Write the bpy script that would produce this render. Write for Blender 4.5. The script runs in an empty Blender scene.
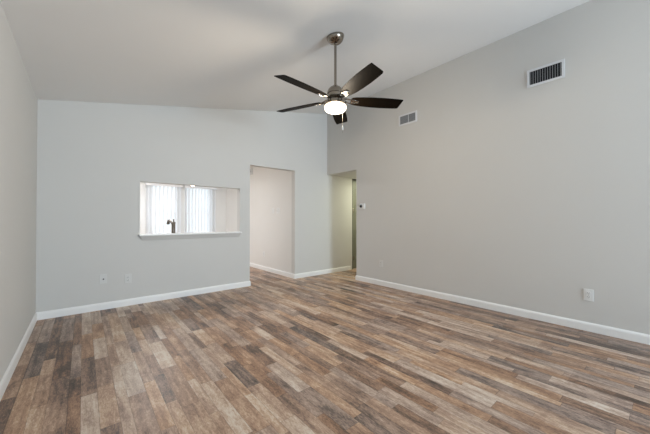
import bpy, bmesh, math, random
from mathutils import Vector, Matrix
random.seed(7)
SC = bpy.context.scene
COL = SC.collection
R = math.radians

# ---------------------------------------------------------------- room numbers (metres)
L, RX, D = -0.397, 3.897, 4.523          # left wall, right wall, back wall
REAR = -4.2                               # wall behind the camera
H1, H2 = 2.475, 3.339                     # ceiling heights at left and right wall
SL = (H2 - H1) / (RX - L)
def ceil_z(x): return H1 + SL * (x - L)
T = 0.11                                  # wall thickness
OX0, OX1, OH = 2.163, 3.082, 2.06         # opening to the kitchen
PX0, PX1, PZ0, PZ1 = 0.583, 1.987, 0.905, 1.640   # pass-through
HY = 3.683                                # near edge of the hallway opening in the right wall
HX = 4.645                                 # where the hallway back wall stops at the closet door
KY = 7.95                                 # far wall of the kitchen
HALL_END = 6.0

# ---------------------------------------------------------------- camera
cam = bpy.data.cameras.new('camera'); camo = bpy.data.objects.new('camera', cam); COL.objects.link(camo)
cam.sensor_width = 36; cam.lens = 285.15 / 650 * 36; cam.clip_start = 0.02
yaw, pitch, roll = R(40.323), R(0.517), R(-0.03)
camo.location = (0, 0, 1.1253)
camo.rotation_euler = (R(90) + pitch, 0, -yaw)
SC.camera = camo

# ---------------------------------------------------------------- world, lights, exposure
SC.view_settings.view_transform = 'Standard'
SC.view_settings.look = 'None'
SC.view_settings.gamma = 1
SC.view_settings.use_curve_mapping = False
SC.view_settings.exposure = 0.54
w = bpy.data.worlds.new('sky'); SC.world = w; w.use_nodes = True
bg = w.node_tree.nodes['Background']; bg.inputs[0].default_value = (0.86, 0.93, 1.0, 1); bg.inputs[1].default_value = 1.2

def area(name, loc, rot, sx, sy, power, col):
    l = bpy.data.lights.new(name, 'AREA'); l.shape = 'RECTANGLE'; l.size = sx; l.size_y = sy
    l.energy = power; l.color = col
    o = bpy.data.objects.new(name, l); COL.objects.link(o); o.location = loc; o.rotation_euler = rot
    return o
RW = (1.8, 3.75, 0.35, 2.35)               # window in the wall behind the camera: x0 x1 z0 z1
area('daylight_rear_window', ((RW[0]+RW[1])/2, REAR - 0.5, (RW[2]+RW[3])/2), (R(90), 0, R(18)), RW[1]-RW[0], RW[3]-RW[2], 160, (0.68, 0.83, 1.0))
area('upward_fill_rear', ((RW[0]+RW[1])/2, REAR - 0.7, RW[2]+0.2), (R(125), 0, R(30)), RW[1]-RW[0], 1.0, 155, (0.78, 0.89, 1.0))  # added fill outside the window, tilted up to brighten the ceiling; no known patio
WIN = [(1.21, 1.83), (2.02, 2.68)]        # kitchen windows x ranges
WZ = (0.55, 2.02)
for wx in WIN:
    area('daylight_kitchen_window', ((wx[0]+wx[1])/2, KY + 0.25, 1.3), (R(-90), 0, 0), wx[1]-wx[0], WZ[1]-WZ[0], 4.3, (0.95, 0.97, 1.0))
area('kitchen_fill_light', (0.7, 6.2, 2.40), (0, 0, 0), 1.2, 0.6, 43, (0.93, 0.96, 1.0))  # unseen fill added under the kitchen ceiling to brighten its walls; no fixture
area('hall_fill_light', (5.3, 4.0, 2.05), (0, 0, 0), 0.9, 0.4, 12, (0.98, 1.0, 0.74))  # added yellowish fill that lifts the dark hallway, without a fixture

# ---------------------------------------------------------------- materials
def lin(c):
    f = lambda v: (v/255/12.92) if v/255 <= 0.04045 else ((v/255+0.055)/1.055)**2.4
    return (f(c[0]), f(c[1]), f(c[2]), 1)
def mat(name, rgb, rough=0.5, metal=0.0, bump=0.0, bscale=200, emit=0, trans=0, spec=0.5, vary=0.0):
    m = bpy.data.materials.new(name); m.use_nodes = True
    nt = m.node_tree; b = nt.nodes['Principled BSDF']
    b.inputs['Base Color'].default_value = lin(rgb); b.inputs['Roughness'].default_value = rough
    b.inputs['Metallic'].default_value = metal; b.inputs['Specular IOR Level'].default_value = spec
    if emit:
        b.inputs['Emission Color'].default_value = lin(rgb); b.inputs['Emission Strength'].default_value = emit
    if trans: b.inputs['Transmission Weight'].default_value = trans
    tc = nt.nodes.new('ShaderNodeTexCoord')
    if bump:
        n = nt.nodes.new('ShaderNodeTexNoise'); n.inputs['Scale'].default_value = bscale; n.inputs['Detail'].default_value = 3
        nt.links.new(tc.outputs['Object'], n.inputs['Vector'])
        bp = nt.nodes.new('ShaderNodeBump'); bp.inputs['Strength'].default_value = bump; bp.inputs['Distance'].default_value = 0.002
        nt.links.new(n.outputs['Fac'], bp.inputs['Height']); nt.links.new(bp.outputs['Normal'], b.inputs['Normal'])
    if vary:
        n2 = nt.nodes.new('ShaderNodeTexNoise'); n2.inputs['Scale'].default_value = 3
        nt.links.new(tc.outputs['Object'], n2.inputs['Vector'])
        mx = nt.nodes.new('ShaderNodeMix'); mx.data_type = 'RGBA'
        a = lin(rgb); mx.inputs[6].default_value = a
        mx.inputs[7].default_value = tuple(v*(1-vary) for v in a[:3]) + (1,)
        nt.links.new(n2.outputs['Fac'], mx.inputs[0]); nt.links.new(mx.outputs[2], b.inputs['Base Color'])
    return m
M = {}
M['wall'] = mat('grey_wall_paint', (210, 208, 204), 0.75, bump=0.12, bscale=260, vary=0.02)
M['ceiling'] = mat('ceiling_paint', (234, 233, 231), 0.85, bump=0.2, bscale=140, vary=0.02)
M['white'] = mat('white_wall_paint', (227, 225, 221), 0.7, bump=0.1, bscale=260, vary=0.02)
M['trim'] = mat('white_trim_paint', (240, 239, 237), 0.4, bump=0.03, bscale=40)
M['plastic'] = mat('white_plastic', (226, 226, 224), 0.35, bump=0.02, bscale=60)
M['plate'] = mat('painted_plate', (214, 213, 210), 0.5, bump=0.03, bscale=60)
M['slot'] = mat('dark_slot', (30, 30, 31), 0.6, bump=0.05)
M['vent'] = mat('white_enamel', (222, 223, 225), 0.4, bump=0.02, bscale=60)
M['slat_grey'] = mat('grey_enamel', (140, 142, 145), 0.5, bump=0.02, bscale=60)
M['slat_light'] = mat('light_grey_enamel', (175, 176, 178), 0.45, bump=0.02, bscale=60)
M['duct'] = mat('dark_duct', (22, 23, 25), 0.8, bump=0.05)
M['nickel'] = mat('brushed_nickel', (148, 140, 130), 0.16, 1.0, bump=0.02, bscale=500)
M['chain'] = mat('chain_metal', (150, 142, 128), 0.45, 0.8, bump=0.05, bscale=400)
def bowl_mat():
    # frosted glass that glows and lets the bulb's light through
    m = mat('lit_frosted_glass', (255, 238, 210), 0.4, emit=6, bump=0.02); nt = m.node_tree; nt.nodes['Principled BSDF'].inputs['Base Color'].default_value = (0.06, 0.055, 0.05, 1)
    t = nt.nodes.new('ShaderNodeBsdfTransparent'); mx = nt.nodes.new('ShaderNodeMixShader'); mx.inputs[0].default_value = 0.75
    nt.links.new(nt.nodes['Principled BSDF'].outputs[0], mx.inputs[1]); nt.links.new(t.outputs[0], mx.inputs[2])
    nt.links.new(mx.outputs[0], nt.nodes['Material Output'].inputs[0]); return m
M['glass_bowl'] = bowl_mat()
M['globe'] = mat('lit_globe_glass', (255, 233, 205), 0.4, emit=25, bump=0.02)
M['door'] = mat('grey_door_paint', (124, 124, 110), 0.45, bump=0.05, bscale=60)
M['door_frame'] = mat('dark_door_frame', (62, 60, 50), 0.5, bump=0.05, bscale=60)
M['frame'] = mat('window_frame_white', (225, 225, 225), 0.4, bump=0.02)
M['cabinet'] = mat('cabinet_white', (222, 220, 215), 0.4, bump=0.03)
M['counter'] = mat('counter_laminate', (200, 194, 186), 0.35, bump=0.03, vary=0.15)
M['steel'] = mat('stainless_steel', (180, 180, 178), 0.28, 1.0, bump=0.03)
M['faucet'] = mat('faucet_nickel', (120, 112, 102), 0.35, 0.9, bump=0.02)
M['screen'] = mat('thermostat_screen', (14, 14, 15), 0.2, bump=0.02)

def slat_mat():
    m = bpy.data.materials.new('blind_vinyl'); m.use_nodes = True; nt = m.node_tree
    b = nt.nodes['Principled BSDF']; out = nt.nodes['Material Output']
    b.inputs['Base Color'].default_value = lin((240, 240, 240)); b.inputs['Roughness'].default_value = 0.5
    tr = nt.nodes.new('ShaderNodeBsdfTranslucent'); tr.inputs[0].default_value = lin((240, 241, 243))
    n = nt.nodes.new('ShaderNodeTexNoise'); n.inputs['Scale'].default_value = 60
    bp = nt.nodes.new('ShaderNodeBump'); bp.inputs['Strength'].default_value = 0.03
    nt.links.new(n.outputs['Fac'], bp.inputs['Height']); nt.links.new(bp.outputs['Normal'], b.inputs['Normal'])
    mx = nt.nodes.new('ShaderNodeMixShader'); mx.inputs[0].default_value = 0.5
    nt.links.new(b.outputs[0], mx.inputs[1]); nt.links.new(tr.outputs[0], mx.inputs[2]); nt.links.new(mx.outputs[0], out.inputs[0])
    return m
M['slat'] = slat_mat()
def glass_mat():
    m = bpy.data.materials.new('window_glass'); m.use_nodes = True; nt = m.node_tree
    for n in list(nt.nodes):
        if n.type == 'BSDF_PRINCIPLED': nt.nodes.remove(n)
    out = nt.nodes['Material Output']
    t = nt.nodes.new('ShaderNodeBsdfTransparent'); t.inputs[0].default_value = (0.95, 0.97, 0.97, 1)
    g = nt.nodes.new('ShaderNodeBsdfGlossy'); g.inputs['Roughness'].default_value = 0.02
    mx = nt.nodes.new('ShaderNodeMixShader'); mx.inputs[0].default_value = 0.06
    nt.links.new(t.outputs[0], mx.inputs[1]); nt.links.new(g.outputs[0], mx.inputs[2]); nt.links.new(mx.outputs[0], out.inputs[0])
    return m
M['glass'] = glass_mat()

def blade_mat():
    m = bpy.data.materials.new('espresso_blade_wood'); m.use_nodes = True; nt = m.node_tree
    b = nt.nodes['Principled BSDF']; b.inputs['Roughness'].default_value = 0.5; b.inputs['Specular IOR Level'].default_value = 0.03
    tc = nt.nodes.new('ShaderNodeTexCoord'); mp = nt.nodes.new('ShaderNodeMapping'); mp.inputs['Scale'].default_value = (3, 60, 60)
    n = nt.nodes.new('ShaderNodeTexNoise'); n.inputs['Scale'].default_value = 1.5; n.inputs['Detail'].default_value = 5
    cr = nt.nodes.new('ShaderNodeValToRGB')
    cr.color_ramp.elements[0].position = 0.3; cr.color_ramp.elements[0].color = lin((9, 6, 3))
    cr.color_ramp.elements[1].position = 0.7; cr.color_ramp.elements[1].color = lin((19, 13, 7))
    nt.links.new(tc.outputs['Object'], mp.inputs[0]); nt.links.new(mp.outputs[0], n.inputs['Vector'])
    nt.links.new(n.outputs['Fac'], cr.inputs[0]); nt.links.new(cr.outputs[0], b.inputs['Base Color'])
    return m
M['blade'] = blade_mat()

def floor_mat():
    m = bpy.data.materials.new('mixed_plank_vinyl'); m.use_nodes = True; nt = m.node_tree
    b = nt.nodes['Principled BSDF']; N = nt.nodes.new; LK = nt.links.new
    tc = N('ShaderNodeTexCoord'); sp = N('ShaderNodeSeparateXYZ'); LK(tc.outputs['Object'], sp.inputs[0])
    def math_(op, a, bb=None, c=None):
        n = N('ShaderNodeMath'); n.operation = op
        for i, v in enumerate((a, bb, c)):
            if v is None: continue
            if isinstance(v, (int, float)): n.inputs[i].default_value = v
            else: LK(v, n.inputs[i])
        return n.outputs[0]
    def wn1(v):
        n = N('ShaderNodeTexWhiteNoise'); n.noise_dimensions = '1D'; LK(v, n.inputs['W']); return n.outputs['Value']
    def wn2(x, y, z=0.0):
        n = N('ShaderNodeTexWhiteNoise'); n.noise_dimensions = '3D'; c = N('ShaderNodeCombineXYZ')
        for i, v in enumerate((x, y, z)):
            if isinstance(v, (int, float)): c.inputs[i].default_value = v
            else: LK(v, c.inputs[i])
        LK(c.outputs[0], n.inputs['Vector']); return n.outputs['Value']
    X, Y = sp.outputs[0], sp.outputs[1]
    W = 0.078
    wob = math_('ADD', math_('MULTIPLY', math_('SINE', math_('MULTIPLY', X, 31.0)), 0.13), math_('MULTIPLY', math_('SINE', math_('MULTIPLY_ADD', X, 53.0, 1.0)), 0.09))
    u = math_('ADD', math_('DIVIDE', X, W), wob); row = math_('FLOOR', u); fu = math_('FRACT', u)
    off = math_('MULTIPLY', wn1(row), 7.31)
    ln = math_('MULTIPLY_ADD', wn1(math_('ADD', row, 31.7)), 0.45, 0.38)
    v0 = math_('ADD', math_('DIVIDE', Y, ln), off); seg = math_('FLOOR', v0); fv = math_('FRACT', v0)
    rnd = wn2(row, seg); rnd2 = wn2(row, seg, 5.5); rnd3 = wn2(row, seg, 9.1)
    # wide boards of two strips drift together in tone
    brow = math_('FLOOR', math_('DIVIDE', u, 3.0)); bseg = math_('FLOOR', math_('ADD', math_('DIVIDE', Y, 1.22), math_('MULTIPLY', wn1(math_('ADD', brow, 3.3)), 5)))
    brnd = wn2(brow, bseg, 2.2)
    # grain along the plank
    def noise(sx, sy, scale, detail, shift, rough=0.6, dist=0.0):
        c = N('ShaderNodeCombineXYZ')
        LK(math_('ADD', math_('MULTIPLY', X, sx), math_('MULTIPLY', shift, 13.7)), c.inputs[0])
        LK(math_('ADD', math_('MULTIPLY', Y, sy), math_('MULTIPLY', shift, 41.0)), c.inputs[1])
        LK(math_('MULTIPLY', shift, 77.0), c.inputs[2])
        n = N('ShaderNodeTexNoise'); n.inputs['Scale'].default_value = scale; n.inputs['Detail'].default_value = detail
        n.inputs['Roughness'].default_value = rough; n.inputs['Distortion'].default_value = dist
        LK(c.outputs[0], n.inputs['Vector']); return n.outputs['Fac']
    grain = noise(42, 7, 1.0, 8, rnd2, 0.72, 1.2)
    fine = noise(130, 40, 1.0, 5, rnd2, 0.75, 0.6)
    blotch = noise(8, 3.2, 1.0, 4, rnd3, 0.6, 0.4)
    # wavy cathedral figure, drawn out along the plank
    wc = N('ShaderNodeCombineXYZ'); LK(math_('ADD', math_('MULTIPLY', X, 1.0), math_('MULTIPLY', rnd2, 9.0)), wc.inputs[0]); LK(math_('MULTIPLY_ADD', Y, 0.16, math_('MULTIPLY', rnd3, 7.0)), wc.inputs[1])
    wv = N('ShaderNodeTexWave'); wv.inputs['Scale'].default_value = 6; wv.inputs['Distortion'].default_value = 9; wv.inputs['Detail'].default_value = 3; wv.inputs['Detail Scale'].default_value = 1.6
    LK(wc.outputs[0], wv.inputs['Vector'])
    tone = math_('ADD', math_('MULTIPLY', math_('POWER', rnd, 0.8), 0.46), math_('MULTIPLY', brnd, 0.24))
    tone = math_('ADD', tone, 0.145)
    tone = math_('ADD', tone, math_('MULTIPLY', math_('SUBTRACT', blotch, 0.5), 1.05))
    tone = math_('ADD', tone, math_('MULTIPLY', math_('SUBTRACT', grain, 0.5), 0.7))
    tone = math_('ADD', tone, math_('MULTIPLY', math_('SUBTRACT', wv.outputs['Fac'], 0.5), 0.13))
    tone = math_('ADD', tone, math_('MULTIPLY', math_('SUBTRACT', fine, 0.5), 1.15))
    cr = N('ShaderNodeValToRGB'); LK(tone, cr.inputs[0]); e = cr.color_ramp
    stops = [(0.0, (72, 60, 53)), (0.18, (98, 81, 71)), (0.36, (139, 109, 90)), (0.6, (175, 141, 116)), (0.8, (201, 170, 142)), (1.0, (218, 202, 184))]
    e.elements[0].position = 0; e.elements[0].color = lin(stops[0][1]); e.elements[1].position = 1; e.elements[1].color = lin(stops[-1][1])
    for p, c in stops[1:-1]:
        el = e.elements.new(p); el.color = lin(c)
    # some strips are greyed, some redder
    hs = N('ShaderNodeHueSaturation'); LK(cr.outputs[0], hs.inputs['Color'])
    LK(math_('MULTIPLY_ADD', rnd3, 0.42, 0.66), hs.inputs['Saturation'])
    # joints
    ju = math_('MINIMUM', fu, math_('SUBTRACT', 1.0, fu)); jv = math_('MULTIPLY', math_('MINIMUM', fv, math_('SUBTRACT', 1.0, fv)), 6.0)
    j = math_('LESS_THAN', math_('MINIMUM', ju, jv), 0.012)
    mx = N('ShaderNodeMix'); mx.data_type = 'RGBA'; LK(math_('MULTIPLY', j, 0.55), mx.inputs[0]); LK(hs.outputs[0], mx.inputs[6]); mx.inputs[7].default_value = lin((48, 40, 35))
    LK(mx.outputs[2], b.inputs['Base Color'])
    LK(math_('MULTIPLY_ADD', grain, 0.18, 0.30), b.inputs['Roughness'])
    b.inputs['Specular IOR Level'].default_value = 0.36
    bp = N('ShaderNodeBump'); bp.inputs['Strength'].default_value = 0.12; bp.inputs['Distance'].default_value = 0.002
    LK(math_('SUBTRACT', fine, j), bp.inputs['Height']); LK(bp.outputs['Normal'], b.inputs['Normal'])
    return m
M['floor'] = floor_mat()

# ---------------------------------------------------------------- mesh helpers
def obj(name, bm, m, parent=None, smooth=False, bevel=0):
    bmesh.ops.recalc_face_normals(bm, faces=bm.faces)
    me = bpy.data.meshes.new(name); bm.to_mesh(me); bm.free()
    me.materials.append(m)
    if smooth:
        for p in me.polygons: p.use_smooth = True
    o = bpy.data.objects.new(name, me); COL.objects.link(o)
    if parent: o.parent = parent
    if smooth:
        md = o.modifiers.new('edges', 'EDGE_SPLIT'); md.split_angle = R(40)
    return o
def struct(name, bm, m, parent=None, **k):
    o = obj(name, bm, m, parent, **k)
    if not parent: o['kind'] = 'structure'
    return o
def empty(name, loc, rz=0):
    o = bpy.data.objects.new(name, None); COL.objects.link(o); o.location = loc; o.rotation_euler = (0, 0, rz)
    o.empty_display_size = 0.05
    return o
def thing(name, label, cat, loc, rz=0, group=None):
    o = empty(name, loc, rz); tag(o, label, cat, group); return o
def tag(o, label, cat, group=None):
    o['label'] = label; o['category'] = cat
    if group: o['group'] = group
def box(bm, x0, x1, y0, y1, z0, z1, bev=0, seg=2, mtx=None):
    vs = [bm.verts.new((x, y, z)) for x in (x0, x1) for y in (y0, y1) for z in (z0, z1)]
    fs = [(0,1,3,2),(4,6,7,5),(0,4,5,1),(2,3,7,6),(0,2,6,4),(1,5,7,3)]
    faces = [bm.faces.new([vs[i] for i in f]) for f in fs]
    if bev:
        es = list({e for f in faces for e in f.edges})
        r = bmesh.ops.bevel(bm, geom=es, offset=bev, segments=seg, affect='EDGES', profile=0.5)
        vs = list({v for f in r['faces'] for v in f.verts} | {v for v in vs if v.is_valid})
    if mtx is not None: bmesh.ops.transform(bm, matrix=mtx, verts=[v for v in vs if v.is_valid])
    return bm
def B(*a, **k):
    bm = bmesh.new(); box(bm, *a, **k); return bm
def lathe(bm, prof, seg=40, c=(0, 0, 0)):
    rings = []
    for r, z in prof:
        if r < 1e-6: rings.append([bm.verts.new((c[0], c[1], c[2]+z))])
        else: rings.append([bm.verts.new((c[0]+r*math.cos(2*math.pi*i/seg), c[1]+r*math.sin(2*math.pi*i/seg), c[2]+z)) for i in range(seg)])
    for a, b in zip(rings, rings[1:]):
        for i in range(seg):
            j = (i+1) % seg
            if len(a) == 1 and len(b) == 1: continue
            if len(a) == 1: bm.faces.new((a[0], b[i], b[j]))
            elif len(b) == 1: bm.faces.new((a[i], a[j], b[0]))
            else: bm.faces.new((a[i], a[j], b[j], b[i]))
    return bm
def tube(bm, pts, rad, seg=12):
    pts = [Vector(p) for p in pts]; rings = []
    rads = rad if isinstance(rad, (list, tuple)) else [rad]*len(pts)
    up = Vector((0.13, 0.27, 0.95)).normalized()
    for i, p in enumerate(pts):
        t = (pts[min(i+1, len(pts)-1)] - pts[max(i-1, 0)]).normalized()
        a = t.cross(up).normalized(); b = t.cross(a)
        rings.append([bm.verts.new(p + rads[i]*(a*math.cos(2*math.pi*k/seg) + b*math.sin(2*math.pi*k/seg))) for k in range(seg)])
    for A, Bq in zip(rings, rings[1:]):
        for i in range(seg):
            j = (i+1) % seg; bm.faces.new((A[i], A[j], Bq[j], Bq[i]))
    bm.faces.new(rings[0]); bm.faces.new(rings[-1][::-1])
    return bm
def wall(us, zs, holes, place, topf=None):
    """one wall as a watertight grid of cells with holes; place(u, t, z) with t in (0,1)"""
    bm = bmesh.new(); cache = {}
    def V(i, j, t):
        k = (i, j, t)
        if k not in cache:
            z = zs[j]
            if topf and j == len(zs)-1: z = topf(us[i])
            cache[k] = bm.verts.new(place(us[i], t, z))
        return cache[k]
    nu, nz = len(us)-1, len(zs)-1
    solid = lambda i, j: 0 <= i < nu and 0 <= j < nz and not any(h[0] <= (us[i]+us[i+1])/2 <= h[1] and h[2] <= (zs[j]+zs[j+1])/2 <= h[3] for h in holes)
    for i in range(nu):
        for j in range(nz):
            if not solid(i, j): continue
            for t in (0, 1): bm.faces.new((V(i,j,t), V(i+1,j,t), V(i+1,j+1,t), V(i,j+1,t)))
            for di, dj, a, b in ((-1,0,(i,j),(i,j+1)), (1,0,(i+1,j),(i+1,j+1)), (0,-1,(i,j),(i+1,j)), (0,1,(i,j+1),(i+1,j+1))):
                if not solid(i+di, j+dj): bm.faces.new((V(*a,0), V(*b,0), V(*b,1), V(*a,1)))
    return bm

# ---------------------------------------------------------------- structure
struct('floor', B(L-T, HALL_END+T, REAR-T, KY+T, -0.08, 0), M['floor'])

bm = bmesh.new()                          # sloped ceiling of the living room
x0, x1, y0, y1 = L-T, RX+T, REAR-T, D+T
vs = [bm.verts.new((x, y, ceil_z(x)+dz)) for x in (x0, x1) for y in (y0, y1) for dz in (0, 0.1)]
for f in [(0,1,3,2),(4,6,7,5),(0,4,5,1),(2,3,7,6),(0,2,6,4),(1,5,7,3)]: bm.faces.new([vs[i] for i in f])
struct('ceiling', bm, M['ceiling'])

yP = lambda y: (lambda u, t, z: (u, y + t*T, z))
xP = lambda x: (lambda u, t, z: (x + t*T, u, z))
struct('wall_left', wall([REAR, KY], [0, ceil_z(L)], [], lambda u, t, z: (L - t*T, u, z)), M['wall'])
struct('wall_right', wall([REAR, HY, D], [0, OH, 3], [(HY, D, 0, OH)], xP(RX), lambda u: ceil_z(RX)), M['wall'])
struct('wall_back', wall([L, PX0, PX1, OX0, OX1, RX, RX+T], [0, PZ0, PZ1, OH, 3],
       [(PX0, PX1, PZ0, PZ1), (OX0, OX1, 0, OH)], yP(D), lambda u: ceil_z(u)), M['wall'])
struct('wall_rear', wall([L-T, RW[0], RW[1], RX+T], [0, RW[2], RW[3], 3], [(RW[0], RW[1], RW[2], RW[3])],
       lambda u, t, z: (u, REAR - t*T, z), lambda u: ceil_z(u)), M['wall'])
# hallway
struct('wall_hall_back', wall([RX+T, HX, HX+0.76, HALL_END], [0, 2.05, OH], [(HX, HX+0.76, 0, 2.05)], yP(D)), M['wall'])
struct('wall_hall_front', B(RX+T, HALL_END, HY-T, HY, 0, OH), M['wall'])
struct('wall_hall_end', B(HALL_END, HALL_END+T, HY-T, D+T, 0, OH), M['wall'])
struct('ceiling_hall', B(RX+T, HALL_END+T, HY-T, D+T, OH, OH+0.1), M['wall'])
# kitchen beyond the back wall
struct('wall_kitchen_right', B(OX1, OX1+T, D+T, KY, 0, 2.44), M['white'])
struct('wall_kitchen_far', wall([L-T, WIN[0][0], WIN[0][1], WIN[1][0], WIN[1][1], OX1+T], [0, WZ[0], WZ[1], 2.44],
       [(a, b, WZ[0], WZ[1]) for a, b in WIN], yP(KY)), M['white'])
struct('ceiling_kitchen', B(L, OX1+T, D+T, KY+T, 2.44, 2.54), M['ceiling'])

# windows: a frame with a sash rail, and a pane
def window(name, x0, x1, z0, z1, y):
    bm = bmesh.new(); f = 0.045
    box(bm, x0, x0+f, y, y+0.06, z0, z1); box(bm, x1-f, x1, y, y+0.06, z0, z1)
    box(bm, x0+f, x1-f, y, y+0.06, z0, z0+f); box(bm, x0+f, x1-f, y, y+0.06, z1-f, z1)
    zm = (z0+z1)/2; box(bm, x0+f, x1-f, y+0.01, y+0.05, zm-0.02, zm+0.02)
    o = struct(name, bm, M['frame'])
    obj('pane', B(x0+f, x1-f, y+0.028, y+0.032, z0+f, z1-f), M['glass'], o)
for i, (a, b) in enumerate(WIN): window('window_%d' % (i+1), a, b, WZ[0], WZ[1], KY+0.03)
window('window_3', RW[0], RW[1], RW[2], RW[3], REAR-0.09)

# baseboards: a board with an eased top edge, swept along the wall
def baseboard(name, pts, h=0.088, t=0.014):
    """pts: floor points along the wall face; the board sits on the left of the path"""
    prof = [(0, 0), (t, 0), (t, h*0.72), (t*0.8, h*0.86), (t*0.45, h*0.95), (t*0.3, h), (0, h)]
    pts = [Vector((p[0], p[1])) for p in pts]; bm = bmesh.new(); rings = []
    for i, p in enumerate(pts):
        ns = []
        for a, b in ((i-1, i), (i, i+1)):
            if 0 <= a and b < len(pts):
                d = (pts[b]-pts[a]).normalized(); ns.append(Vector((-d.y, d.x)))
        n = ns[0] if len(ns) == 1 else (ns[0]+ns[1]) / (1 + ns[0].dot(ns[1]))
        rings.append([bm.verts.new((p.x+n.x*o, p.y+n.y*o, z)) for o, z in prof])
    for A, Bq in zip(rings, rings[1:]):
        for i in range(len(prof)):
            j = (i+1) % len(prof); bm.faces.new((A[i], A[j], Bq[j], Bq[i]))
    bm.faces.new(rings[0]); bm.faces.new(rings[-1])
    struct(name, bm, M['trim'])
baseboard('baseboard_left', [(L, D-0.014), (L, REAR)])
baseboard('baseboard_back', [(OX0, D+T), (OX0, D), (L, D)])
baseboard('baseboard_hall', [(HX-0.06, D), (OX1, D), (OX1, KY)])
baseboard('baseboard_right', [(RX, REAR), (RX, HY), (RX+T, HY)])
baseboard('baseboard_kitchen', [(OX1-0.014, KY), (L, KY)])

# pass-through sill and apron
struct('trim_1', B(PX0-0.012, PX1+0.012, D-0.06, D+T+0.01, PZ0, PZ0+0.02, bev=0.004), M['trim'])
bm = bmesh.new()
zt, zb = PZ0, PZ0-0.062
fr = [(PX0-0.005, zt, 0.046), (PX1+0.005, zt, 0.046), (PX1-0.02, zb, 0.008), (PX0+0.03, zb, 0.008)]
f0 = [bm.verts.new((x, D, z)) for x, z, t in fr]; f1 = [bm.verts.new((x, D-t, z)) for x, z, t in fr]
bm.faces.new(f0); bm.faces.new(f1)
for i in range(4): bm.faces.new((f0[i], f0[(i+1) % 4], f1[(i+1) % 4], f1[i]))
struct('trim_2', bm, M['wall'])

# closet door at the end of the hallway wall, in its casing
o = struct('door_1', B(HX+0.045, HX+0.735, D+0.035, D+0.07, 0.012, 2.025, bev=0.003), M['door'])
bm = bmesh.new()
for z0, z1 in ((0.2, 0.9), (1.05, 1.85)):
    box(bm, HX+0.12, HX+0.64, D+0.029, D+0.036, z0, z1, bev=0.003)
obj('panel', bm, M['door'], o)
for z in (0.25, 1.33): obj('hinge', B(HX+0.022, HX+0.075, D+0.022, D+0.036, z-0.045, z+0.045, bev=0.003), M['nickel'], o)
bm = bmesh.new(); lathe(bm, [(0, 0), (0.026, 0), (0.026, 0.008), (0.012, 0.012), (0.012, 0.03), (0.026, 0.04), (0.027, 0.055), (0.016, 0.066), (0, 0.068)], 20)
bmesh.ops.transform(bm, matrix=Matrix.Translation((HX+0.68, D+0.035, 0.95)) @ Matrix.Rotation(R(90), 4, 'X'), verts=bm.verts)
obj('door_knob', bm, M['nickel'], o, smooth=True)
bm = bmesh.new()
box(bm, HX, HX+0.019, D+0.0, D+T, 0, 2.05); box(bm, HX+0.741, HX+0.76, D, D+T, 0, 2.05); box(bm, HX+0.019, HX+0.741, D, D+T, 2.032, 2.05)
struct('trim_3', bm, M['door_frame'])
struct('wall_closet', B(HX-0.1, HX+0.9, D+T, D+T+0.05, 0, OH), M['wall'])

# ---------------------------------------------------------------- ceiling fan
FX, FY, FZ, FPHI = 1.8895, 2.0679, 2.301, R(-31.1)
zc = ceil_z(FX)
fan = thing('ceiling_fan', 'brushed nickel ceiling fan with five dark espresso blades and lit glass bowl', 'ceiling fan', (FX, FY, zc))
dz = lambda z: z - zc
# canopy: a round cup whose rim follows the sloping ceiling
bm = bmesh.new(); seg = 48; rings = []
for f, r, z in ((0, 0.085, 0), (1, 0.087, -0.003), (1, 0.086, -0.018), (1, 0.077, -0.038), (1, 0.064, -0.055), (1, 0.046, -0.067), (1, 0.026, -0.074), (1, 0.016, -0.075)):
    rg = []
    for i in range(seg):
        a = 2*math.pi*i/seg; x, y = r*math.cos(a), r*math.sin(a)
        tilt = max(0, 1 + z/0.075)
        rg.append(bm.verts.new((x, y, z + SL*x*tilt - 0.0005)))
    rings.append(rg)
for A, Bq in zip(rings, rings[1:]):
    for i in range(seg): bm.faces.new((A[i], A[(i+1) % seg], Bq[(i+1) % seg], Bq[i]))
bm.faces.new(rings[0]); bm.faces.new(rings[-1])
obj('canopy', bm, M['nickel'], fan, smooth=True)
bm = bmesh.new(); lathe(bm, [(0, dz(2.86)), (0.0125, dz(2.86)), (0.0125, dz(2.40)), (0, dz(2.40))], 20)
obj('downrod', bm, M['nickel'], fan, smooth=True)
bm = bmesh.new(); lathe(bm, [(0, dz(2.448)), (0.020, dz(2.448)), (0.023, dz(2.445)), (0.023, dz(2.437)), (0.032, dz(2.434)), (0.054, dz(2.424)), (0.072, dz(2.404)), (0.081, dz(2.378)), (0.081, dz(2.364)), (0.074, dz(2.36)), (0.074, dz(2.352)), (0.083, dz(2.348)), (0.083, dz(2.33)), (0.070, dz(2.32)), (0, dz(2.32))], 48)
obj('motor_housing', bm, M['nickel'], fan, smooth=True)
bm = bmesh.new(); lathe(bm, [(0, dz(2.32)), (0.070, dz(2.32)), (0.080, dz(2.300)), (0.100, dz(2.288)), (0.109, dz(2.276)), (0.109, dz(2.250)), (0.104, dz(2.246)), (0, dz(2.246))], 48)
obj('light_ring', bm, M['nickel'], fan, smooth=True)
bm = bmesh.new(); lathe(bm, [(0.098, dz(2.246)), (0.106, dz(2.240)), (0.109, dz(2.226)), (0.105, dz(2.210)), (0.092, dz(2.195)), (0.068, dz(2.184)), (0.040, dz(2.179)), (0, dz(2.177))], 48)
bm.faces.new([v for v in bm.verts if abs(v.co.z-dz(2.246)) < 1e-6])
obj('glass_bowl', bm, M['glass_bowl'], fan, smooth=True)['label'] = 'lit frosted glass bowl'
bulb = bpy.data.lights.new('fan_bulb', 'POINT'); bulb.energy = 34; bulb.color = (1.0, 0.86, 0.68); bulb.shadow_soft_size = 0.09
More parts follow.
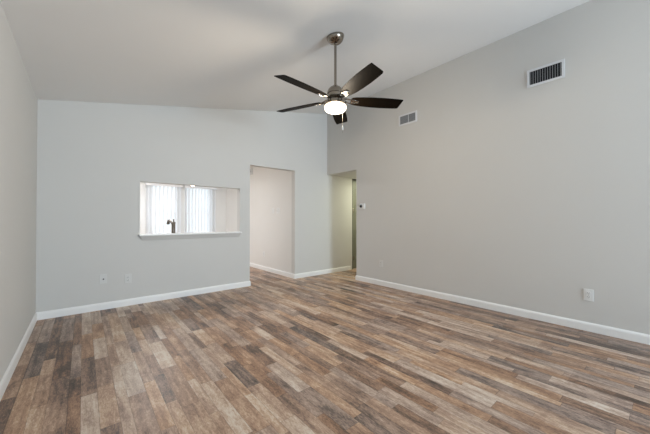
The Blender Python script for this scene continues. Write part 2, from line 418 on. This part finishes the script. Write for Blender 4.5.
bo = bpy.data.objects.new('fan_bulb', bulb); COL.objects.link(bo); bo.parent = fan; bo.location = (0, 0, dz(2.195))
# blades: x along the blade, pitched, clockwise edge up
def blade_bm():
    # outline (x from centre, half widths toward +y and -y)
    st = [(0.155, 0.030, 0.030), (0.165, 0.043, 0.043), (0.20, 0.053, 0.051), (0.28, 0.063, 0.060), (0.38, 0.068, 0.066), (0.48, 0.069, 0.069),
          (0.57, 0.066, 0.068), (0.63, 0.062, 0.066), (0.658, 0.059, 0.0645), (0.667, 0.054, 0.064), (0.670, 0.048, 0.0635), (0.679, -0.045, 0.062), (0.681, -0.052, 0.060)]
    bm = bmesh.new(); th = 0.003
    pl = [(x, a*1.1) for x, a, b in st]; ng = [(x, -b*1.1) for x, a, b in st]
    outl = pl + ng[::-1]
    top = [bm.verts.new((x, y, th)) for x, y in outl]; bot = [bm.verts.new((x, y, -th)) for x, y in outl]
    n = len(outl)
    bm.faces.new(top); bm.faces.new(bot[::-1])
    for i in range(n): bm.faces.new((top[i], top[(i+1) % n], bot[(i+1) % n], bot[i]))
    return bm
def iron_bm():
    bm = bmesh.new()
    # arm from the motor out to a forked plate under the blade
    for s in (-1, 1):
        tube(bm, [(0.060, 0.012*s, 0.012), (0.095, 0.016*s, 0.010), (0.125, 0.024*s, -0.002), (0.16, 0.028*s, -0.007), (0.20, 0.022*s, -0.0075)], [0.009, 0.008, 0.007, 0.006, 0.005], 10)
    box(bm, 0.150, 0.235, -0.020, 0.020, -0.010, -0.0035, bev=0.003)
    box(bm, 0.060, 0.10, -0.02, 0.02, 0.004, 0.016, bev=0.003)
    return bm
def screw_bm(x, y):
    return lathe(bmesh.new(), [(0, -0.0135), (0.003, -0.013), (0.0045, -0.010), (0, -0.010)], 10, (x, y, 0))
bl0 = None
for k in range(5):
    a = FPHI + k*2*math.pi/5
    if k == 0:
        bl0 = obj('blade', blade_bm(), M['blade'], fan); ir0 = obj('blade_iron', iron_bm(), M['nickel'], bl0, smooth=True)
        scs = [obj('screw', screw_bm(x, y), M['nickel'], bl0, smooth=True) for x, y in ((0.175, 0.011), (0.175, -0.011), (0.22, 0))]
        b = bl0
    else:
        b = bl0.copy(); COL.objects.link(b); b.parent = fan
        for c0 in [ir0] + scs:
            c = c0.copy(); COL.objects.link(c); c.parent = b
    b.rotation_mode = 'QUATERNION'
    b.location = (0, 0, dz(FZ + 0.002))
    b.rotation_quaternion = (Matrix.Rotation(a, 4, 'Z') @ Matrix.Rotation(R(-15), 4, 'X')).to_quaternion()
# pull chain of beads with a small pendant
ca = R(-40-55); chx, chy = 0.096*math.cos(ca), 0.096*math.sin(ca)
bm = bmesh.new(); tube(bm, [(chx*0.9, chy*0.9, dz(2.262)), (chx*1.12, chy*1.12, dz(2.262)), (chx*1.18, chy*1.18, dz(2.245)), (chx*1.18, chy*1.18, dz(1.95))], 0.0016, 8)
for i in range(44): 
    bmesh.ops.create_icosphere(bm, subdivisions=1, radius=0.0024, matrix=Matrix.Translation((chx*1.18, chy*1.18, dz(2.232) - i*0.0048)))
ch = obj('pull_chain', bm, M['chain'], fan, smooth=True)
bm = bmesh.new(); lathe(bm, [(0, dz(2.022)), (0.003, dz(2.02)), (0.006, dz(2.005)), (0.006, dz(1.985)), (0.003, dz(1.978)), (0, dz(1.977))], 14, (chx*1.18, chy*1.18, 0))
obj('chain_pull', bm, M['plastic'], ch, smooth=True)

# ---------------------------------------------------------------- wall vents (local: wall at y=0, front toward -y)
def vent(label, y, z, wd, ht, n, ang, slat_m, mid):
    t = thing('wall_vent', label, 'air vent', (RX-0.0005, y, z), R(-90))
    bm = bmesh.new(); f = 0.024
    for a in ((-wd/2, wd/2, ht/2-f, ht/2), (-wd/2, wd/2, -ht/2, -ht/2+f), (-wd/2, -wd/2+f, -ht/2+f, ht/2-f), (wd/2-f, wd/2, -ht/2+f, ht/2-f)):
        box(bm, a[0], a[1], -0.010, 0, a[2], a[3])
    obj('frame', bm, M['vent'], t)
    obj('duct_backing', B(-wd/2+f, wd/2-f, -0.002, 0, -ht/2+f, ht/2-f), M['duct'], t)
    wi = wd - 2*f
    for i in range(n):
        x = -wi/2 + wi*(i+0.5)/n
        bm = bmesh.new(); hw = 0.0038 if not mid else 0.0066
        box(bm, -0.0011, 0.0011, -hw, hw, -ht/2+f, ht/2-f)
        bmesh.ops.transform(bm, matrix=Matrix.Translation((x, -0.0062, 0)) @ Matrix.Rotation(R(ang), 4, 'Z'), verts=bm.verts)
        obj('slat', bm, slat_m, t)
    if mid: obj('centre_bar', B(-0.004+wi*0.06, 0.004+wi*0.06, -0.0115, -0.0095, -ht/2+f, ht/2-f), M['vent'], t)
    for sx in (-1, 1):
        bm = bmesh.new(); lathe(bm, [(0, 0), (0.004, 0), (0.0035, 0.0015), (0, 0.002)], 12)
        bmesh.ops.transform(bm, matrix=Matrix.Translation((sx*(wd/2-f/2), -0.010, 0)) @ Matrix.Rotation(R(90), 4, 'X'), verts=bm.verts)
        obj('screw', bm, M['vent'], t, smooth=True)
    return t
vent('white framed air vent with dark gaps between slats, high on right wall, nearer the camera', 0.819, 2.737, 0.335, 0.198, 13, 0, M['slat_light'], False)
vent('smaller looking grey slatted air vent high on right wall beside the fan blade tip', 2.572, 2.716, 0.325, 0.172, 16, -52, M['slat_grey'], True)

# ---------------------------------------------------------------- outlets, switches, thermostat, chime
def plate_bm(w_=0.074, h_=0.118, t=0.006): return B(-w_/2, w_/2, -t, 0, -h_/2, h_/2, bev=0.002)
def outlet(label, loc, rz, m=None):
    t = thing('wall_outlet', label, 'outlet', loc, rz, None); m = m or M['plastic']
    obj('cover_plate', plate_bm(), m, t)
    for s in (-1, 1):
        r = obj('receptacle', B(-0.017, 0.017, -0.0085, -0.0055, s*0.0195-0.0145, s*0.0195+0.0145, bev=0.0012), m, t)
        bm = bmesh.new()
        for sx in (-1, 1): box(bm, sx*0.0065-0.0012, sx*0.0065+0.0012, -0.0088, -0.0083, s*0.0195-0.002, s*0.0195+0.007)
        box(bm, -0.002, 0.002, -0.0088, -0.0083, s*0.0195-0.0095, s*0.0195-0.0055)
        obj('slots', bm, M['slot'], r)
    bm = bmesh.new(); lathe(bm, [(0, 0), (0.003, 0), (0.0025, 0.0015), (0, 0.0018)], 10)
    bmesh.ops.transform(bm, matrix=Matrix.Translation((0, -0.006, 0)) @ Matrix.Rotation(R(90), 4, 'X'), verts=bm.verts)
    obj('screw', bm, M['nickel'], t, smooth=True)
    return t
e = 0.0005
outlet('white double outlet low on the right wall below the large air vent', (RX-e, 0.478, 0.364), R(-90))
outlet('faint double outlet low on right wall near the hallway opening, under the thermostat', (RX-e, 3.105, 0.372), R(-90), M['plate'])
outlet('pale double outlet low on back wall under the pass-through window', (0.455, D-e, 0.352), 0, M['plate'])
outlet('small outlet low on the white kitchen wall seen through the doorway', (OX1-e, 5.735, 0.36), R(-90))
t = thing('cable_wall_plate', 'pale wall plate with one dark cable jack low on back wall, left of outlet', 'wall plate', (0.197, D-e, 0.382), 0)
obj('cover_plate', plate_bm(), M['plate'], t)
bm = bmesh.new(); lathe(bm, [(0, 0), (0.0085, 0), (0.0085, 0.003), (0.005, 0.004), (0.005, 0.012), (0, 0.012)], 16)
bmesh.ops.transform(bm, matrix=Matrix.Translation((0.003, -0.006, -0.002)) @ Matrix.Rotation(R(90), 4, 'X'), verts=bm.verts)
obj('cable_jack', bm, M['slot'], t, smooth=True)
for s in (-1, 1):
    bm = bmesh.new(); lathe(bm, [(0, 0), (0.003, 0), (0.0025, 0.0012), (0, 0.0015)], 10)
    bmesh.ops.transform(bm, matrix=Matrix.Translation((0, -0.006, s*0.042)) @ Matrix.Rotation(R(90), 4, 'X'), verts=bm.verts)
    obj('screw', bm, M['plate'], t, smooth=True)

def switch(label, loc, wd, n):
    t = thing('light_switch', label, 'light switch', loc, R(-90))
    obj('cover_plate', plate_bm(wd), M['plastic'], t)
    for k in range(n):
        x = (k-(n-1)/2)*0.046
        h = obj('switch_frame', B(x-0.008, x+0.008, -0.0075, -0.0055, -0.014, 0.014, bev=0.001), M['plastic'], t)
        bm = B(x-0.0045, x+0.0045, -0.017, -0.006, -0.006, 0.006, bev=0.0015)
        bmesh.ops.transform(bm, matrix=Matrix.Rotation(R(18), 4, 'X'), verts=bm.verts)
        obj('toggle', bm, M['plastic'], h)
switch('narrow white single light switch on the white kitchen wall, left of the wide one', (OX1-e, 5.335, 1.31), 0.074, 1)
switch('wider white double light switch on the white kitchen wall near its corner', (OX1-e, 5.13, 1.305), 0.118, 2)

t = thing('thermostat', 'small square white thermostat with black screen on right wall by the hallway', 'thermostat', (RX-e, 3.526, 1.368), R(-90))
obj('back_plate', B(-0.064, 0.064, -0.006, 0, -0.052, 0.052, bev=0.002), M['plastic'], t)
obj('body', B(-0.058, 0.058, -0.024, -0.006, -0.046, 0.046, bev=0.005), M['plastic'], t)
bm = bmesh.new(); lathe(bm, [(0, 0), (0.032, 0), (0.032, 0.001), (0.029, 0.0018), (0, 0.0018)], 28)
bmesh.ops.transform(bm, matrix=Matrix.Translation((-0.022, -0.024, 0.002)) @ Matrix.Rotation(R(90), 4, 'X'), verts=bm.verts)
obj('screen', bm, M['screen'], t, smooth=True)

t = thing('door_chime', 'small white door chime box high on the white wall at the doorway edge', 'door chime', (OX1-e, 6.36, 2.29), R(-90))
obj('back_plate', B(-0.075, 0.075, -0.008, 0, -0.085, 0.085, bev=0.002), M['plate'], t)
obj('cover', B(-0.058, 0.058, -0.04, -0.008, -0.068, 0.068, bev=0.006), M['plastic'], t)
bm = bmesh.new()
for k in range(4): box(bm, -0.03, 0.03, -0.041, -0.0395, -0.03+k*0.018, -0.022+k*0.018)
obj('grille', bm, M['slot'], t)

# ---------------------------------------------------------------- kitchen counter, sink, faucet behind the pass-through
CY0, CY1, CX0, CX1, CZ = D+T+0.001, D+T+0.62, -0.30, 2.05, 0.90
SX0, SX1, SY0, SY1 = 0.62, 1.36, CY0+0.14, CY0+0.54      # sink cut-out
ctr = thing('kitchen_counter', 'kitchen counter behind the pass-through sill, carrying the faucet', 'kitchen counter', ((CX0+CX1)/2, (CY0+CY1)/2, 0))
ox, oy = ctr.location.x, ctr.location.y
hx, hy = (CX1-CX0)/2, (CY1-CY0)/2-0.03
bm = bmesh.new()
box(bm, -hx, -hx+0.018, -hy, hy, 0.1, 0.862); box(bm, hx-0.018, hx, -hy, hy, 0.1, 0.862)
box(bm, -hx+0.018, hx-0.018, -hy, hy, 0.1, 0.118); box(bm, -hx+0.018, hx-0.018, -hy, -hy+0.01, 0.118, 0.862)
obj('carcass', bm, M['cabinet'], ctr)
obj('plinth', B(-hx, hx, -hy, hy-0.05, 0, 0.1), M['cabinet'], ctr)
nd = 6; dw = 2*hx/nd
for k in range(nd):
    d = obj('door', B(-hx+k*dw+0.002, -hx+(k+1)*dw-0.002, hy+0.0005, hy+0.019, 0.105, 0.855, bev=0.002), M['cabinet'], ctr)
    bm = lathe(bmesh.new(), [(0, 0), (0.006, 0), (0.006, 0.008), (0.014, 0.012), (0.014, 0.02), (0, 0.024)], 16)
    kx = -hx+k*dw + (dw-0.035 if k % 2 == 0 else 0.035)
    bmesh.ops.transform(bm, matrix=Matrix.Translation((kx, hy+0.019, 0.78)) @ Matrix.Rotation(R(-90), 4, 'X'), verts=bm.verts)
    obj('knob', bm, M['nickel'], d, smooth=True)
bm = bmesh.new(); z0 = 0.863
for a in ((CX0, SX0, CY0, CY1), (SX1, CX1, CY0, CY1), (SX0, SX1, CY0, SY0), (SX0, SX1, SY1, CY1)): box(bm, a[0]-ox, a[1]-ox, a[2]-oy, a[3]-oy, z0, CZ)
obj('worktop', bm, M['counter'], ctr)
bm = bmesh.new(); a, b, c, d = SX0-ox+0.003, SX1-ox-0.003, SY0-oy+0.003, SY1-oy-0.003; dp = CZ-0.16; q = 0.004; g = 0.014
box(bm, a, a+q, c, d, dp, CZ); box(bm, b-q, b, c, d, dp, CZ); box(bm, a+q, b-q, c, c+q, dp, CZ); box(bm, a+q, b-q, d-q, d, dp, CZ); box(bm, a+q, b-q, c+q, d-q, dp, dp+q)
box(bm, a-g, b+g, d-q, d+g, CZ+0.0005, CZ+0.004); box(bm, a-g, b+g, c-g, c+q, CZ+0.0005, CZ+0.004); box(bm, a-g, a+q, c+q, d-q, CZ+0.0005, CZ+0.004); box(bm, b-q, b+g, c+q, d-q, CZ+0.0005, CZ+0.004)
sk = obj('sink_basin', bm, M['steel'], ctr)
bm = bmesh.new(); lathe(bm, [(0, dp+q+0.0005), (0.045, dp+q+0.0005), (0.045, dp+q+0.003), (0.03, dp+q+0.002), (0, dp+q+0.001)], 24, ((a+b)/2, (c+d)/2, 0)); obj('drain', bm, M['nickel'], sk, smooth=True)

t = thing('kitchen_faucet', 'grey metal kitchen faucet standing behind the pass-through sill', 'faucet', (1.03, CY0+0.075, CZ))
bm = bmesh.new(); lathe(bm, [(0, 0), (0.03, 0), (0.03, 0.008), (0.026, 0.014), (0.0255, 0.05), (0.0255, 0.165), (0.029, 0.17), (0.029, 0.185), (0.02, 0.192), (0, 0.194)], 28)
obj('body', bm, M['faucet'], t, smooth=True)
bm = bmesh.new(); tube(bm, [(-0.005, 0.018, 0.15), (-0.012, 0.06, 0.18), (-0.018, 0.11, 0.205), (-0.024, 0.15, 0.208)], [0.016, 0.015, 0.0145, 0.015], 14); sp_ = obj('spout', bm, M['faucet'], t, smooth=True)
bm = bmesh.new(); tube(bm, [(-0.024, 0.145, 0.212), (-0.027, 0.175, 0.202), (-0.030, 0.195, 0.175), (-0.031, 0.20, 0.155)], [0.017, 0.021, 0.023, 0.022], 14); obj('spray_head', bm, M['faucet'], sp_, smooth=True)
bm = bmesh.new(); tube(bm, [(0, 0, 0.19), (0.0, -0.004, 0.205), (0.0, -0.008, 0.235)], [0.012, 0.009, 0.007], 12); obj('lever', bm, M['faucet'], t, smooth=True)

# ---------------------------------------------------------------- vertical blinds
def blind(label, x0, x1):
    y = KY-0.10; t = thing('vertical_blind', label, 'blind', ((x0+x1)/2, y, 0.42), 0, None)
    hw = (x1-x0)/2; z = lambda v: v-0.42
    hr = obj('headrail', B(-hw, hw, -0.02, 0.02, z(1.965), z(2.005), bev=0.002), M['frame'], t)
    bm = bmesh.new(); box(bm, -hw-0.01, hw+0.01, -0.062, -0.058, z(1.93), z(2.015)); box(bm, -hw-0.01, -hw-0.006, -0.058, 0.06, z(1.93), z(2.015)); box(bm, hw+0.006, hw+0.01, -0.058, 0.06, z(1.93), z(2.015))
    obj('valance', bm, M['frame'], t)
    n = round((x1-x0)/0.083)
    first = None
    for i in range(n):
        x = -hw + (x1-x0)*(i+0.5)/n
        if first is None:
            bm = bmesh.new(); w_ = 0.0445; pts = []
            for j in range(7):
                q = -1 + 2*j/6; pts.append((q*w_, 0.006*(1-q*q)))
            th = 0.0008
            a = [[bm.verts.new((px, py+s*th, zz)) for px, py in pts] for s in (-1, 1) for zz in (0.02, z(1.95))]
            for j in range(6):
                bm.faces.new((a[0][j], a[0][j+1], a[1][j+1], a[1][j])); bm.faces.new((a[2][j], a[2][j+1], a[3][j+1], a[3][j]))
                bm.faces.new((a[0][j], a[0][j+1], a[2][j+1], a[2][j])); bm.faces.new((a[1][j], a[1][j+1], a[3][j+1], a[3][j]))
            for j in (0, 6): bm.faces.new((a[0][j], a[1][j], a[3][j], a[2][j]))
            s = first = obj('slat', bm, M['slat'], t)
        else:
            s = first.copy(); COL.objects.link(s); s.parent = t
        s.location = (x, 0, 0); s.rotation_euler = (0, 0, R(30 + random.uniform(-3, 3)))
blind('white vertical blind over the left kitchen window, behind the faucet', 1.12, 1.90)
blind('white vertical blind over the right kitchen window', 1.97, 2.76)

# ---------------------------------------------------------------- lit pendant in the kitchen
t = thing('pendant_lamp', 'small lit pendant globe hanging in the kitchen, seen at the top of pass-through', 'lamp', (1.735, 6.3, 2.44))
bm = bmesh.new(); lathe(bm, [(0, 0), (0.055, 0), (0.055, -0.012), (0.04, -0.022), (0, -0.024)], 28); obj('canopy', bm, M['nickel'], t, smooth=True)
bm = bmesh.new(); tube(bm, [(0, 0, -0.02), (0, 0, -0.47)], 0.004, 10); obj('cord', bm, M['nickel'], t, smooth=True)
bm = bmesh.new(); lathe(bm, [(0, -0.44), (0.02, -0.44), (0.03, -0.47), (0.03, -0.49), (0, -0.49)], 24); obj('socket_cap', bm, M['nickel'], t, smooth=True)
bm = bmesh.new(); bmesh.ops.create_uvsphere(bm, u_segments=28, v_segments=16, radius=0.062, matrix=Matrix.Translation((0, 0, -0.56))); obj('globe', bm, M['globe'], t, smooth=True)
